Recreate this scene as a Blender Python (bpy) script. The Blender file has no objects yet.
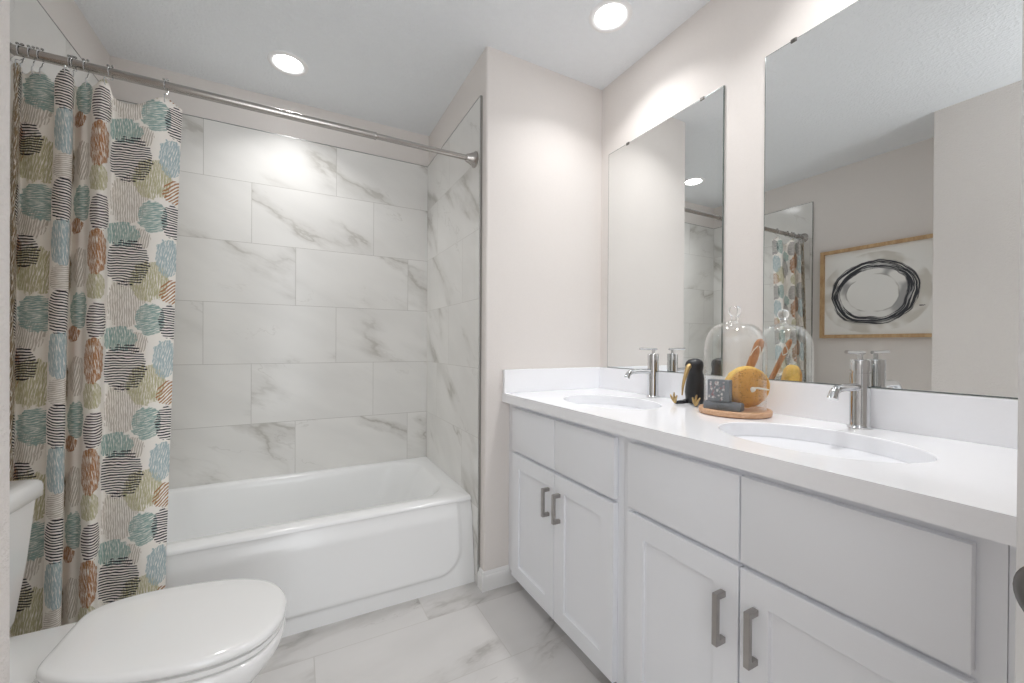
import bpy, bmesh, math, random
from mathutils import Vector, Matrix
import numpy as np

sc = bpy.context.scene
COL = sc.collection

# ------------------------------------------------------------------ camera
YAW, PITCH, ROLL, CAMZ, FPX = 0.4888, -0.0046, -0.0060, 1.1051, 403.486
PCX, PCY = 511.25, 346.49          # principal point: the photograph is slightly shifted
FW = Vector((math.sin(YAW)*math.cos(PITCH), math.cos(YAW)*math.cos(PITCH), math.sin(PITCH)))
RT0 = Vector((math.cos(YAW), -math.sin(YAW), 0)); UP0 = RT0.cross(FW)
RT = RT0*math.cos(ROLL) - UP0*math.sin(ROLL); UP = RT.cross(FW)
cd = bpy.data.cameras.new('camera'); cd.sensor_fit = 'HORIZONTAL'; cd.sensor_width = 36
cd.lens = FPX/1024*36; cd.clip_start = 0.02; cd.shift_x = (512-PCX)/1024; cd.shift_y = (PCY-341.5)/1024
cam = bpy.data.objects.new('camera', cd); COL.objects.link(cam)
M = Matrix((RT, UP, -FW)).transposed().to_4x4(); M.translation = Vector((0, 0, CAMZ))
cam.matrix_world = M
sc.camera = cam

def ray(u, v):
    return FW + RT*((u-PCX)/FPX) - UP*((v-PCY)/FPX)
def at_y(u, v, y):
    """world point on the plane y for a measured direction of the survey"""
    d = ray(u, v); t = y/d.y
    return Vector((d.x*t, y, CAMZ + d.z*t))

# ------------------------------------------------------------------ world, lights, exposure
w = bpy.data.worlds.new('world'); sc.world = w; w.use_nodes = True
w.node_tree.nodes['Background'].inputs[0].default_value = (0.95, 0.97, 1.0, 1)
w.node_tree.nodes['Background'].inputs[1].default_value = 1.0
sc.view_settings.view_transform = 'Standard'; sc.view_settings.look = 'None'
sc.view_settings.gamma = 1; sc.view_settings.use_curve_mapping = False
sc.view_settings.exposure = 0.40
sc.cycles.max_bounces = 16; sc.cycles.diffuse_bounces = 12; sc.cycles.glossy_bounces = 8; sc.cycles.transparent_max_bounces = 16
LENS_STRENGTH = 14.0; LAMP_WATTS = 2.35
def area(name, loc, rot, sx, sy, power, color=(1, 1, 1)):
    l = bpy.data.lights.new(name, 'AREA'); l.shape = 'RECTANGLE'; l.size = sx; l.size_y = sy
    l.energy = power; l.color = color
    o = bpy.data.objects.new(name, l); COL.objects.link(o); o.location = loc; o.rotation_euler = rot
    return o
# soft fill light added at the open end of the entry, behind the camera
area('entry_end_fill', (-0.08, -1.15, 1.30), (math.radians(102), 0, 0), 0.56, 2.1, 7.2, (0.93, 0.965, 1.0))
# second added fill, aimed up to brighten the room off the entry ceiling
area('ceiling_bounce_fill', (-0.05, -0.45, 1.75), (math.radians(180), 0, 0), 0.45, 0.5, 5.5, (0.95, 0.975, 1.0))

# ------------------------------------------------------------------ measured dimensions (metres)
H = 2.44
XL, XP, XR = -0.772, 0.746, 1.408          # left wall, partition side, vanity wall
YP, YB = 1.651, 2.545                      # partition face, tub back wall
XS, YS = -0.385, 0.904                     # entry wall beside the toilet nook
YE = -1.2                                  # open end of the entry
ZC = 0.884                                 # countertop

# ------------------------------------------------------------------ node helpers
class NT:
    def __init__(s, nt): s.nt = nt
    def n(s, t, **kw):
        nd = s.nt.nodes.new(t)
        for k, v in kw.items(): setattr(nd, k, v)
        return nd
    def put(s, sock, v):
        if v is None: return
        if isinstance(v, bpy.types.NodeSocket): s.nt.links.new(v, sock)
        else: sock.default_value = v
    def m(s, op, a, b=None, c=None, clamp=False):
        nd = s.n('ShaderNodeMath', operation=op); nd.use_clamp = clamp
        for i, v in enumerate((a, b, c)): s.put(nd.inputs[i], v)
        return nd.outputs[0]
    def vm(s, op, a, b=None, scale=None):
        nd = s.n('ShaderNodeVectorMath', operation=op)
        s.put(nd.inputs[0], a); s.put(nd.inputs[1], b)
        if scale is not None: s.put(nd.inputs['Scale'], scale)
        return nd.outputs['Value'] if op in ('DOT_PRODUCT', 'LENGTH') else nd.outputs[0]
    def xyz(s, x, y, z=0.0):
        nd = s.n('ShaderNodeCombineXYZ')
        for i, v in enumerate((x, y, z)): s.put(nd.inputs[i], v)
        return nd.outputs[0]
    def sep(s, v):
        nd = s.n('ShaderNodeSeparateXYZ'); s.put(nd.inputs[0], v); return nd.outputs
    def noise(s, vec, scale, detail=3, rough=0.5, dist=0.0):
        nd = s.n('ShaderNodeTexNoise'); s.put(nd.inputs['Vector'], vec)
        nd.inputs['Scale'].default_value = scale; nd.inputs['Detail'].default_value = detail
        nd.inputs['Roughness'].default_value = rough; nd.inputs['Distortion'].default_value = dist
        return nd.outputs
    def ramp(s, f, lo, hi, a=0.0, b=1.0):
        nd = s.n('ShaderNodeMapRange'); nd.interpolation_type = 'SMOOTHSTEP'
        s.put(nd.inputs[0], f)
        for i, v in enumerate((lo, hi, a, b)): s.put(nd.inputs[i+1], v)
        return nd.outputs[0]
    def mix(s, f, a, b):
        nd = s.n('ShaderNodeMix', data_type='RGBA')
        s.put(nd.inputs[0], f); s.put(nd.inputs[6], a); s.put(nd.inputs[7], b)
        return nd.outputs[2]
def c4(c): return (c[0], c[1], c[2], 1.0)
def lin(r, g, b):
    f = lambda v: (v/255/12.92 if v/255 <= 0.04045 else ((v/255+0.055)/1.055)**2.4)
    return (f(r), f(g), f(b))
def new_mat(name):
    m = bpy.data.materials.new(name); m.use_nodes = True
    t = NT(m.node_tree); b = m.node_tree.nodes['Principled BSDF']
    return m, t, b
def bump(t, b, height, strength, dist):
    nd = t.n('ShaderNodeBump'); nd.inputs['Strength'].default_value = strength
    nd.inputs['Distance'].default_value = dist; t.put(nd.inputs['Height'], height)
    t.nt.links.new(nd.outputs[0], b.inputs['Normal'])
def pos(t): return t.n('ShaderNodeNewGeometry').outputs['Position']
def objco(t): return t.n('ShaderNodeTexCoord').outputs['Object']

def simple(name, col, rough, metal=0.0, var=0.03, nscale=30, bstr=0.0, bdist=0.001, coat=0.0, spec=None):
    m, t, b = new_mat(name)
    f = t.noise(objco(t), nscale, 3)[0]
    t.put(b.inputs['Base Color'], t.mix(f, c4([v*(1-var) for v in col]), c4([min(1, v*(1+var)) for v in col])))
    b.inputs['Roughness'].default_value = rough; b.inputs['Metallic'].default_value = metal
    if coat: b.inputs['Coat Weight'].default_value = coat; b.inputs['Coat Roughness'].default_value = 0.04
    if spec is not None: b.inputs['Specular IOR Level'].default_value = spec
    if bstr: bump(t, b, f, bstr, bdist)
    return m

def paint(name, col, rough, scale, strength, dist):
    m, t, b = new_mat(name)
    p = pos(t)
    n1 = t.noise(p, scale, 2, 0.5)[0]
    n2 = t.noise(p, scale*0.35, 2, 0.5)[0]
    h = t.m('ADD', t.ramp(n1, 0.42, 0.68), t.m('MULTIPLY', n2, 0.5))
    t.put(b.inputs['Base Color'], t.mix(n2, c4([v*0.985 for v in col]), c4([v*1.015 for v in col])))
    b.inputs['Roughness'].default_value = rough
    b.inputs['Specular IOR Level'].default_value = 0.3
    bump(t, b, h, strength, dist)
    return m

def marble(name, ua, va, u0, v0, tw, th, base, grout, vein, rough, seed, angle, vs=1.0, g=0.0022, cover=0.5):
    """glazed marble-look tiles in a one-third running bond"""
    m, t, b = new_mat(name)
    p = pos(t)
    u = t.vm('DOT_PRODUCT', p, ua); v = t.vm('DOT_PRODUCT', p, va)
    rv = t.m('DIVIDE', t.m('SUBTRACT', v, v0), th)
    row = t.m('FLOOR', rv)
    cu = t.m('ADD', t.m('DIVIDE', t.m('SUBTRACT', u, u0), tw), t.m('DIVIDE', row, 3.0))
    col = t.m('FLOOR', cu)
    fu = t.m('MULTIPLY', t.m('FRACT', cu), tw); fv = t.m('MULTIPLY', t.m('FRACT', rv), th)
    e = t.m('MINIMUM', t.m('MINIMUM', fu, t.m('SUBTRACT', tw, fu)), t.m('MINIMUM', fv, t.m('SUBTRACT', th, fv)))
    gm = t.m('LESS_THAN', e, g/2)
    wn = t.n('ShaderNodeTexWhiteNoise', noise_dimensions='3D'); t.put(wn.inputs[0], t.xyz(col, row, seed))
    rnd = wn.outputs['Color']
    off = t.vm('SCALE', rnd, scale=23.0)
    ca, sa = math.cos(angle), math.sin(angle)
    a = t.m('ADD', t.m('MULTIPLY', u, ca), t.m('MULTIPLY', v, sa))
    c = t.m('SUBTRACT', t.m('MULTIPLY', v, ca), t.m('MULTIPLY', u, sa))
    q = t.vm('ADD', t.xyz(t.m('MULTIPLY', a, 1.0*vs), t.m('MULTIPLY', c, 2.6*vs), 0.0), off)
    wv = t.noise(q, 3.5, 4, 0.6)[1]
    q2 = t.vm('ADD', q, t.vm('SCALE', t.vm('SUBTRACT', wv, (0.5, 0.5, 0.5)), scale=0.55))
    n1 = t.noise(q2, 1.0, 1, 0.4)[0]
    d1 = t.m('ABSOLUTE', t.m('SUBTRACT', n1, 0.5))
    thin = t.ramp(d1, 0.0, 0.022, 1.0, 0.0)
    soft = t.ramp(d1, 0.0, 0.085, 1.0, 0.0)
    msk = t.ramp(t.noise(t.vm('ADD', q, (7.3, 1.1, 4.0)), 1.5, 2)[0], 0.62-cover*0.3, 0.70-cover*0.16)
    n3 = t.noise(t.vm('ADD', q2, (3.1, 9.7, 2.0)), 2.1, 2, 0.5)[0]
    d3 = t.m('ABSOLUTE', t.m('SUBTRACT', n3, 0.5))
    fine = t.m('MULTIPLY', t.ramp(d3, 0.0, 0.012, 1.0, 0.0),
               t.ramp(t.noise(t.vm('ADD', q, (1.3, 5.1, 8.0)), 1.9, 2)[0], 0.52, 0.66))
    k = t.m('MULTIPLY', t.m('ADD', t.m('MULTIPLY', thin, 0.34), t.m('MULTIPLY', soft, 0.42)), msk)
    k = t.m('MULTIPLY', t.m('ADD', k, t.m('MULTIPLY', fine, 0.26), clamp=True), 0.85)
    cloud = t.noise(q, 2.2, 3)[0]
    bc = t.mix(t.ramp(cloud, 0.3, 0.75), c4(base), c4([x*0.93 for x in base]))
    bc = t.mix(k, bc, c4(vein))
    bc = t.mix(gm, bc, c4(grout))
    t.put(b.inputs['Base Color'], bc)
    t.put(b.inputs['Roughness'], t.m('ADD', t.m('MULTIPLY', gm, 0.5), rough))
    b.inputs['Specular IOR Level'].default_value = 0.38
    bump(t, b, t.ramp(e, 0.0, g), 0.25, 0.001)
    return m

WALL = lin(227, 222, 218)
M_WALL = paint('wall_paint', WALL, 0.75, 260, 0.12, 0.002)
M_WALL_ROUGH = paint('wall_paint_orange_peel', WALL, 0.75, 170, 0.35, 0.003)
M_CEIL = paint('ceiling_paint', lin(235, 238, 241), 0.9, 90, 0.35, 0.004)
GROUT = lin(186, 184, 179)
TW, TH = 0.6195, 0.32
TB, VN = lin(232, 231, 228), lin(164, 160, 151)
M_TILE_BACK = marble('tile_back', (1, 0, 0), (0, 0, 1), -0.419, 1.955, TW, TH, TB, GROUT, VN, 0.18, 3.0, math.radians(-26), cover=0.8)
M_TILE_SIDE = marble('tile_side', (0, 1, 0), (0, 0, 1), 2.12, 1.955, TW, TH, TB, GROUT, VN, 0.12, 11.0, math.radians(40), cover=0.35)
M_FLOOR = marble('floor_tile', (1, 0, 0), (0, 1, 0), 0.47, 1.575, TW, TH, lin(212, 210, 208), lin(188, 185, 181), lin(152, 148, 143), 0.22, 5.0, math.radians(14), 1.1, 0.003, 0.6)
M_PORC = simple('porcelain', lin(238, 238, 237), 0.08, var=0.008, nscale=4, coat=0.3)
M_TUB = simple('tub_acrylic', lin(241, 242, 242), 0.2, var=0.006, nscale=4, coat=0.2)
M_CAB = simple('cabinet_paint', lin(236, 238, 242), 0.35, var=0.008, nscale=8)
M_CABIN = simple('cabinet_inside', lin(120, 116, 110), 0.7, nscale=8)
M_QUARTZ = simple('quartz', lin(249, 250, 253), 0.12, var=0.012, nscale=120)
M_SINK = simple('sink_porcelain', lin(240, 239, 236), 0.1, var=0.008, nscale=4, coat=0.3)
M_CHROME = simple('chrome', (0.66, 0.67, 0.68), 0.05, 1.0, 0.01, 20)
M_NICKEL = simple('brushed_nickel', (0.42, 0.40, 0.385), 0.32, 1.0, 0.06, 60)
M_ROD = simple('rod_nickel', (0.46, 0.435, 0.41), 0.24, 1.0, 0.05, 60)
M_TRIMMETAL = simple('trim_metal', (0.40, 0.40, 0.39), 0.25, 1.0, 0.05, 60)
M_BRONZE = simple('knob_pewter', (0.17, 0.16, 0.15), 0.4, 1.0, 0.06, 60)
M_DOORP = simple('door_paint', lin(225, 224, 223), 0.5, var=0.01, nscale=8)
M_BASEB = simple('baseboard_paint', lin(236, 236, 235), 0.4, var=0.01, nscale=8)
M_MIRROR = simple('mirror_silver', (0.90, 0.915, 0.91), 0.0, 1.0, 0.0, 1)
M_MEDGE = simple('mirror_edge', (0.16, 0.19, 0.18), 0.2, 0.2, 0.05, 20)
M_BLACK = simple('black_wood', (0.016, 0.017, 0.02), 0.42, 0.0, 0.3, 90, 0.3, 0.001)
M_GOLD = simple('gilded', (0.50, 0.36, 0.17), 0.4, 0.85, 0.15, 90, 0.2, 0.001)
M_ROPE = simple('white_cord', lin(238, 233, 222), 0.8, 0.0, 0.06, 300, 0.4, 0.0005)
M_SLATE = simple('grey_soap', lin(118, 122, 128), 0.75, 0.0, 0.22, 90, 0.5, 0.001)
M_BOXPAPER = simple('grey_box_paper', lin(128, 132, 138), 0.7, 0.0, 0.16, 120, 0.2, 0.0006)
M_BOXSIDE = simple('pale_box_paper', lin(205, 206, 208), 0.7, 0.0, 0.1, 120, 0.2, 0.0006)

def wood(name, c1, c2, axis_scale, rough=0.5):
    m, t, b = new_mat(name)
    q = t.vm('MULTIPLY', objco(t), axis_scale)
    f = t.noise(q, 1.0, 4, 0.6, 0.6)[0]
    t.put(b.inputs['Base Color'], t.mix(t.ramp(f, 0.3, 0.7), c4(c1), c4(c2)))
    b.inputs['Roughness'].default_value = rough
    bump(t, b, f, 0.1, 0.001)
    return m
M_TRAY = wood('beech_tray', lin(222, 184, 150), lin(200, 156, 120), (10, 70, 90))
M_BRUSHW = wood('brush_wood', lin(206, 150, 104), lin(180, 120, 78), (90, 90, 12))
M_OAK = wood('oak_frame', lin(206, 174, 132), lin(182, 146, 104), (40, 40, 14))

def sponge_mat():
    m, t, b = new_mat('sea_sponge')
    p = objco(t)
    vo = t.n('ShaderNodeTexVoronoi'); t.put(vo.inputs['Vector'], p); vo.inputs['Scale'].default_value = 150
    n = t.noise(p, 60, 4, 0.6)[0]
    hole = t.m('MULTIPLY', t.ramp(vo.outputs['Distance'], 0.12, 0.34, 1.0, 0.0), t.ramp(n, 0.36, 0.48))
    c = t.mix(n, c4(lin(220, 166, 92)), c4(lin(198, 140, 68)))
    c = t.mix(hole, c, c4(lin(120, 78, 36)))
    t.put(b.inputs['Base Color'], c); b.inputs['Roughness'].default_value = 0.95
    bump(t, b, t.m('SUBTRACT', n, hole), 0.7, 0.003)
    return m
M_SPONGE = sponge_mat()
M_LOOFAH = simple('loofah_rim', lin(232, 190, 104), 0.9, 0.0, 0.25, 120, 0.8, 0.003)

def thin_glass():
    m = bpy.data.materials.new('clear_glass'); m.use_nodes = True
    nt = m.node_tree; nt.nodes.clear(); t = NT(nt)
    out = t.n('ShaderNodeOutputMaterial'); tr = t.n('ShaderNodeBsdfTransparent'); gl = t.n('ShaderNodeBsdfGlossy')
    tr.inputs[0].default_value = (0.985, 0.992, 0.99, 1); gl.inputs['Roughness'].default_value = 0.01
    gl.inputs[0].default_value = (1, 1, 1, 1)
    lw = t.n('ShaderNodeLayerWeight'); lw.inputs[0].default_value = 0.35
    f = t.m('MINIMUM', t.m('ADD', t.m('MULTIPLY', t.m('POWER', lw.outputs['Facing'], 3.2), 1.2), 0.03), 0.9)
    mx = t.n('ShaderNodeMixShader'); t.put(mx.inputs[0], f)
    nt.links.new(tr.outputs[0], mx.inputs[1]); nt.links.new(gl.outputs[0], mx.inputs[2])
    nt.links.new(mx.outputs[0], out.inputs[0])
    return m
M_GLASS = thin_glass()
def solid_glass():
    m, t, b = new_mat('solid_glass')
    b.inputs['Transmission Weight'].default_value = 1.0; b.inputs['Roughness'].default_value = 0.0; b.inputs['IOR'].default_value = 1.46
    n = t.noise(objco(t), 3, 1)[0]
    t.put(b.inputs['Base Color'], t.mix(n, (0.98, 0.99, 0.99, 1), (1, 1, 1, 1)))
    return m
M_GLASS_SOLID = solid_glass()

def emit(name, col, strength):
    m = bpy.data.materials.new(name); m.use_nodes = True
    nt = m.node_tree; nt.nodes.clear(); t = NT(nt)
    out = t.n('ShaderNodeOutputMaterial'); em = t.n('ShaderNodeEmission')
    em.inputs[0].default_value = c4(col); em.inputs[1].default_value = strength
    nt.links.new(em.outputs[0], out.inputs[0])
    return m
M_LENS = emit('lamp_lens', (0.985, 0.985, 1.0), LENS_STRENGTH)
M_LTRIM = simple('light_trim', lin(240, 240, 240), 0.5, var=0.005, nscale=6)

# ------------------------------------------------------------------ mesh helpers
def obj(name, bm, mat, parent=None, smooth=None, mats=None):
    bmesh.ops.recalc_face_normals(bm, faces=bm.faces[:])
    me = bpy.data.meshes.new(name); bm.to_mesh(me); bm.free()
    for m in (mats or [mat]): me.materials.append(m)
    if smooth is not None:
        me.polygons.foreach_set('use_smooth', [True]*len(me.polygons))
        me.set_sharp_from_angle(angle=math.radians(smooth))
    o = bpy.data.objects.new(name, me); COL.objects.link(o)
    if parent is not None:
        o.parent = parent
        o.matrix_parent_inverse = Matrix.Translation(-parent.location) if parent.type == 'EMPTY' else Matrix.Identity(4)
    return o
def thing(name, label, cat, loc=(0, 0, 0), group=None):
    o = bpy.data.objects.new(name, None); COL.objects.link(o); o.location = loc
    o.empty_display_size = 0.05
    tag(o, label, cat, group); return o
def tag(o, label, cat, group=None):
    o['label'] = label; o['category'] = cat
    if group: o['group'] = group
    return o
def struct(name, bm, mat, parent=None, smooth=None):
    o = obj(name, bm, mat, parent, smooth)
    o['kind'] = 'structure'
    return o
def box(bm, x0, x1, y0, y1, z0, z1, bev=0.0, seg=2):
    r = bmesh.ops.create_cube(bm, size=1.0)
    vs = r['verts']
    for v in vs:
        v.co = Vector(((x0+x1)/2 + v.co.x*(x1-x0), (y0+y1)/2 + v.co.y*(y1-y0), (z0+z1)/2 + v.co.z*(z1-z0)))
    if bev > 0:
        es = list({e for v in vs for e in v.link_edges})
        bmesh.ops.bevel(bm, geom=es, offset=bev, segments=seg, profile=0.5, affect='EDGES')
    return bm
def newbox(*a, **k): return box(bmesh.new(), *a, **k)
def loft(bm, rings, closed=True, cap0=True, cap1=True):
    vs = [[bm.verts.new(p) for p in r] for r in rings]
    n = len(rings[0])
    for a, b in zip(vs[:-1], vs[1:]):
        for i in range(n if closed else n-1):
            j = (i+1) % n
            try: bm.faces.new((a[i], a[j], b[j], b[i]))
            except ValueError: pass
    if cap0: bm.faces.new(list(reversed(vs[0])))
    if cap1: bm.faces.new(vs[-1])
    return vs
def lathe(bm, prof, c=(0, 0, 0), n=48, axis='z', cap=True):
    """prof: list of (radius, height)"""
    rings = []
    for r, h in prof:
        ring = []
        for i in range(n):
            a = 2*math.pi*i/n
            p = (r*math.cos(a), r*math.sin(a), h)
            if axis == 'x': p = (h, p[0], p[1])
            if axis == 'y': p = (p[1], h, p[0])
            ring.append(Vector(p)+Vector(c))
        rings.append(ring)
    loft(bm, rings, True, cap, cap)
def catmull(pts, per=8):
    P = [Vector(p) for p in pts]; P = [2*P[0]-P[1]] + P + [2*P[-1]-P[-2]]
    out = []
    for i in range(1, len(P)-2):
        a, b, c, d = P[i-1], P[i], P[i+1], P[i+2]
        for k in range(per):
            s = k/per
            out.append(0.5*((2*b) + (c-a)*s + (2*a-5*b+4*c-d)*s*s + (3*b-a-3*c+d)*s**3))
    out.append(P[-2].copy())
    return out
def tube(bm, pts, r, n=12, cap=True):
    """round bar along a polyline; r a number or a list"""
    pts = [Vector(p) for p in pts]
    rs = r if isinstance(r, (list, tuple)) else [r]*len(pts)
    t0 = (pts[1]-pts[0]).normalized()
    ref = Vector((0, 0, 1)) if abs(t0.z) < 0.9 else Vector((1, 0, 0))
    nx = t0.cross(ref).normalized()
    rings = []
    for i, p in enumerate(pts):
        t = (pts[min(i+1, len(pts)-1)]-pts[max(i-1, 0)]).normalized()
        nx = (nx - t*nx.dot(t)).normalized(); ny = t.cross(nx)
        rings.append([p + (nx*math.cos(2*math.pi*k/n) + ny*math.sin(2*math.pi*k/n))*rs[i] for k in range(n)])
    loft(bm, rings, True, cap, cap)
def rrect(x0, x1, y0, y1, r, z, n=8):
    pts = []
    for cx, cy, a0 in ((x1-r, y1-r, 0), (x0+r, y1-r, 90), (x0+r, y0+r, 180), (x1-r, y0+r, 270)):
        for k in range(n+1):
            a = math.radians(a0+90*k/n)
            pts.append(Vector((cx+r*math.cos(a), cy+r*math.sin(a), z)))
    return pts
def smooth01(x):
    x = max(0.0, min(1.0, x)); return x*x*(3-2*x)

# ------------------------------------------------------------------ room shell
struct('floor', newbox(XL-0.1, XR+0.1, YE, YB+0.1, -0.1, 0.0), M_FLOOR)
struct('ceiling', newbox(XL-0.1, XR+0.1, YE, YB+0.1, H, H+0.1), M_CEIL)
struct('wall_right', newbox(XR, XR+0.1, YE, YP+0.05, 0, H), M_WALL)
wb = struct('wall_back', newbox(XL-0.1, XP+0.1, YB, YB+0.1, 0, H), M_WALL)
wl = struct('wall_left', newbox(XL-0.1, XL, YS-0.05, YB, 0, H), M_WALL)
bm = newbox(XP, XR+0.1, YP, YB+0.1, 0, H)
es = [e for e in bm.edges if all(abs(v.co.x-XP) < 1e-4 and abs(v.co.y-YP) < 1e-4 for v in e.verts)]
bmesh.ops.bevel(bm, geom=es, offset=0.012, segments=6, profile=0.5, affect='EDGES')
wp = struct('wall_partition', bm, M_WALL, smooth=40)
bm = newbox(XL-0.1, XS, YE, YS, 0, H)
es = [e for e in bm.edges if all(abs(v.co.x-XS) < 1e-4 and abs(v.co.y-YS) < 1e-4 for v in e.verts)]
bmesh.ops.bevel(bm, geom=es, offset=0.006, segments=6, profile=0.5, affect='EDGES')
struct('wall_entry', bm, M_WALL_ROUGH, smooth=40)
# tile surrounds of the tub
TZ = 2.237; TT = 0.008; YT = 1.700
tb = obj('tile_panel', newbox(XL, XP, YB-TT, YB, 0.30, TZ), M_TILE_BACK, wb)
tr_ = obj('tile_panel', newbox(XP-TT-0.002, XP, YT, YB-TT, 0.0, TZ), M_TILE_SIDE, wp)
tl_ = obj('tile_panel', newbox(XL, XL+TT, YT-0.008, YB-TT, 0.0, TZ), M_TILE_SIDE, wl)
# slim metal profile finishing the tile
bm = newbox(XP-TT-0.0035, XP, YT-0.006, YT, 0.0, TZ+0.003, bev=0.001)
box(bm, XP-TT-0.0035, XP, YT, YB-TT, TZ, TZ+0.003)
struct('trim_1', bm, M_TRIMMETAL)
bm = newbox(XL, XL+TT+0.0015, YT-0.014, YT-0.008, 0.0, TZ+0.003, bev=0.001)
box(bm, XL, XL+TT+0.0015, YT-0.008, YB-TT, TZ, TZ+0.003)
struct('trim_2', bm, M_TRIMMETAL)
struct('trim_3', newbox(XL+TT, XP-TT, YB-TT-0.0015, YB, TZ, TZ+0.003), M_TRIMMETAL)
# baseboards: a moulded profile swept along the wall
def baseboard(name, p0, p1, nrm):
    prof = [(0, 0), (0.013, 0), (0.013, 0.058), (0.011, 0.066), (0.0075, 0.070), (0.0065, 0.076), (0.003, 0.083), (0, 0.085)]
    bm = bmesh.new()
    rings = [[Vector((p[0]+nrm[0]*d, p[1]+nrm[1]*d, z)) for d, z in prof] for p in (p0, p1)]
    loft(bm, rings)
    return struct(name, bm, M_BASEB)
baseboard('baseboard_partition', (XP-0.012, YP), (0.95, YP), (0, -1))
baseboard('baseboard_corner', (XP, YP-0.012), (XP, YT-0.006), (-1, 0))
baseboard('baseboard_entry', (XS, YE), (XS, YS), (1, 0))
baseboard('baseboard_left', (XL, YS), (XL, YT-0.02), (1, 0))

# wall carrying the door's hinges, to the right of the entry opening
struct('wall_front', newbox(0.235, XR, -0.70, -0.60, 0, H), M_WALL)
# the room's own door, standing open to the right of the camera
E = Vector((0.566, 0.1056, 0)); D = Vector((-0.48, -0.877, 0)).normalized(); N = Vector((-D.y, D.x, 0))
if N.x > 0: N = -N
bm = newbox(0, 0.76, 0, 0.035, 0.012, 2.04, bev=0.002)
bm.transform(Matrix((D, -N, Vector((0, 0, 1)))).transposed().to_4x4())
bmesh.ops.translate(bm, verts=bm.verts[:], vec=E)
door = struct('door_1', bm, M_DOORP)
kc = E + D*0.0665 + Vector((0, 0, 0.918))
bm = bmesh.new()
prof = [(0.001, 0), (0.032, 0), (0.033, 0.004), (0.028, 0.009), (0.012, 0.011), (0.011, 0.024), (0.020, 0.029), (0.0275, 0.037), (0.0285, 0.044), (0.026, 0.051), (0.017, 0.056), (0.001, 0.057)]
lathe(bm, prof, n=32)
bm.transform(N.to_track_quat('Z', 'Y').to_matrix().to_4x4()); bmesh.ops.translate(bm, verts=bm.verts[:], vec=kc)
obj('door_knob', bm, M_BRONZE, door, smooth=50)

# ------------------------------------------------------------------ recessed ceiling lights
def can_light(x, y, label):
    t = thing('recessed_light', label, 'ceiling light', (x, y, H), 'recessed ceiling lights')
    bm = bmesh.new()
    lathe(bm, [(0.060, -0.0005), (0.062, -0.004), (0.074, -0.007), (0.084, -0.0055), (0.087, -0.0005)], (x, y, H), 48, cap=False)
    obj('trim_ring', bm, M_LTRIM, t, smooth=60)
    bm = bmesh.new()
    lathe(bm, [(0.061, -0.0005), (0.059, -0.003), (0.040, -0.0045), (0.004, -0.005)], (x, y, H), 48)
    obj('lens', bm, M_LENS, t, smooth=60)
    l = bpy.data.lights.new('lamp', 'AREA'); l.shape = 'DISK'; l.size = 0.116; l.energy = LAMP_WATTS
    l.spread = math.radians(120); l.color = (1.0, 0.99, 0.985)
    lo = bpy.data.objects.new('lamp', l); COL.objects.link(lo); lo.parent = t; lo.location = (0, 0, -0.009)
can_light(-0.040, 2.208, 'round white recessed ceiling light above the bathtub')
can_light(1.118, 1.264, 'round white recessed ceiling light above the vanity, near the tall plain wall')
# unseen third light, inferred from the evenly bright countertop and added to light it
can_light(1.118, 0.530, 'round white recessed ceiling light added out of view above the near sink, closest to the entry')

# ------------------------------------------------------------------ bathtub
ZR = 0.385
tub = thing('bathtub', 'white alcove bathtub with a plain front apron beneath the marble tile walls', 'bathtub', (0, 2.1, 0))
X0, X1, Y1 = XL+TT+0.001, XP-TT-0.003, YB-TT-0.001
YFT, YFB = 1.776, 1.732
bm = bmesh.new()
rings = []
N8 = 10
def orect(x0, x1, y0, y1, z): return rrect(x0, x1, y0, y1, 0.004, z, N8)
rings.append(orect(X0, X1, YFT, Y1, ZR-0.016))
rings.append(orect(X0, X1, YFT+0.003, Y1, ZR-0.006))
rings.append(orect(X0, X1, YFT+0.012, Y1, ZR))
ix0, ix1, iy0, iy1 = -0.665, 0.655, 1.872, 2.495
def irect(d, z, r): return rrect(ix0+d*1.0, ix1-d*2.0, iy0+d*0.55, iy1-d*0.45, r, z, N8)
rings.append(rrect(ix0-0.012, ix1+0.012, iy0-0.012, iy1+0.012, 0.17, ZR-0.001, N8))
rings.append(irect(0.0, ZR-0.010, 0.17))
rings.append(irect(0.012, ZR-0.035, 0.17))
rings.append(irect(0.035, 0.25, 0.17))
rings.append(irect(0.06, 0.14, 0.17))
rings.append(irect(0.085, 0.085, 0.17))
rings.append(irect(0.13, 0.06, 0.14))
rings.append(irect(0.20, 0.055, 0.08))
loft(bm, rings, True, False, True)
obj('rim_and_basin', bm, M_TUB, tub, smooth=50)
bm = bmesh.new()
nx, nz = 150, 60
def apron_y(x, z):
    y = YFB + (YFT-YFB)*(z/ZR)
    # raised front panel: lower strip and end strip step back behind a rounded corner
    rr = 0.11; ex, ez = X1-0.062, 0.062
    px, pz = ex-x, z-ez
    if px < rr and pz < rr: d = rr - math.hypot(rr-px, rr-pz)
    else: d = min(px, pz)
    return y - 0.012*smooth01((d+0.006)/0.016)
grid = [[bm.verts.new((X0+(X1-X0)*i/nx, apron_y(X0+(X1-X0)*i/nx, (ZR-0.016)*k/nz)
        + (0.012*smooth01(((ZR-0.016)*k/nz-0.30)/0.068)), (ZR-0.016)*k/nz)) for k in range(nz+1)] for i in range(nx+1)]
for i in range(nx):
    for k in range(nz):
        bm.faces.new((grid[i][k], grid[i+1][k], grid[i+1][k+1], grid[i][k+1]))
back = [[bm.verts.new((X0+(X1-X0)*i/nx, 1.80, z)) for z in (0.0, ZR-0.016)] for i in (0, nx)]
bm.faces.new((grid[0][0], back[0][0], back[1][0], grid[nx][0])) if False else None
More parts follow.
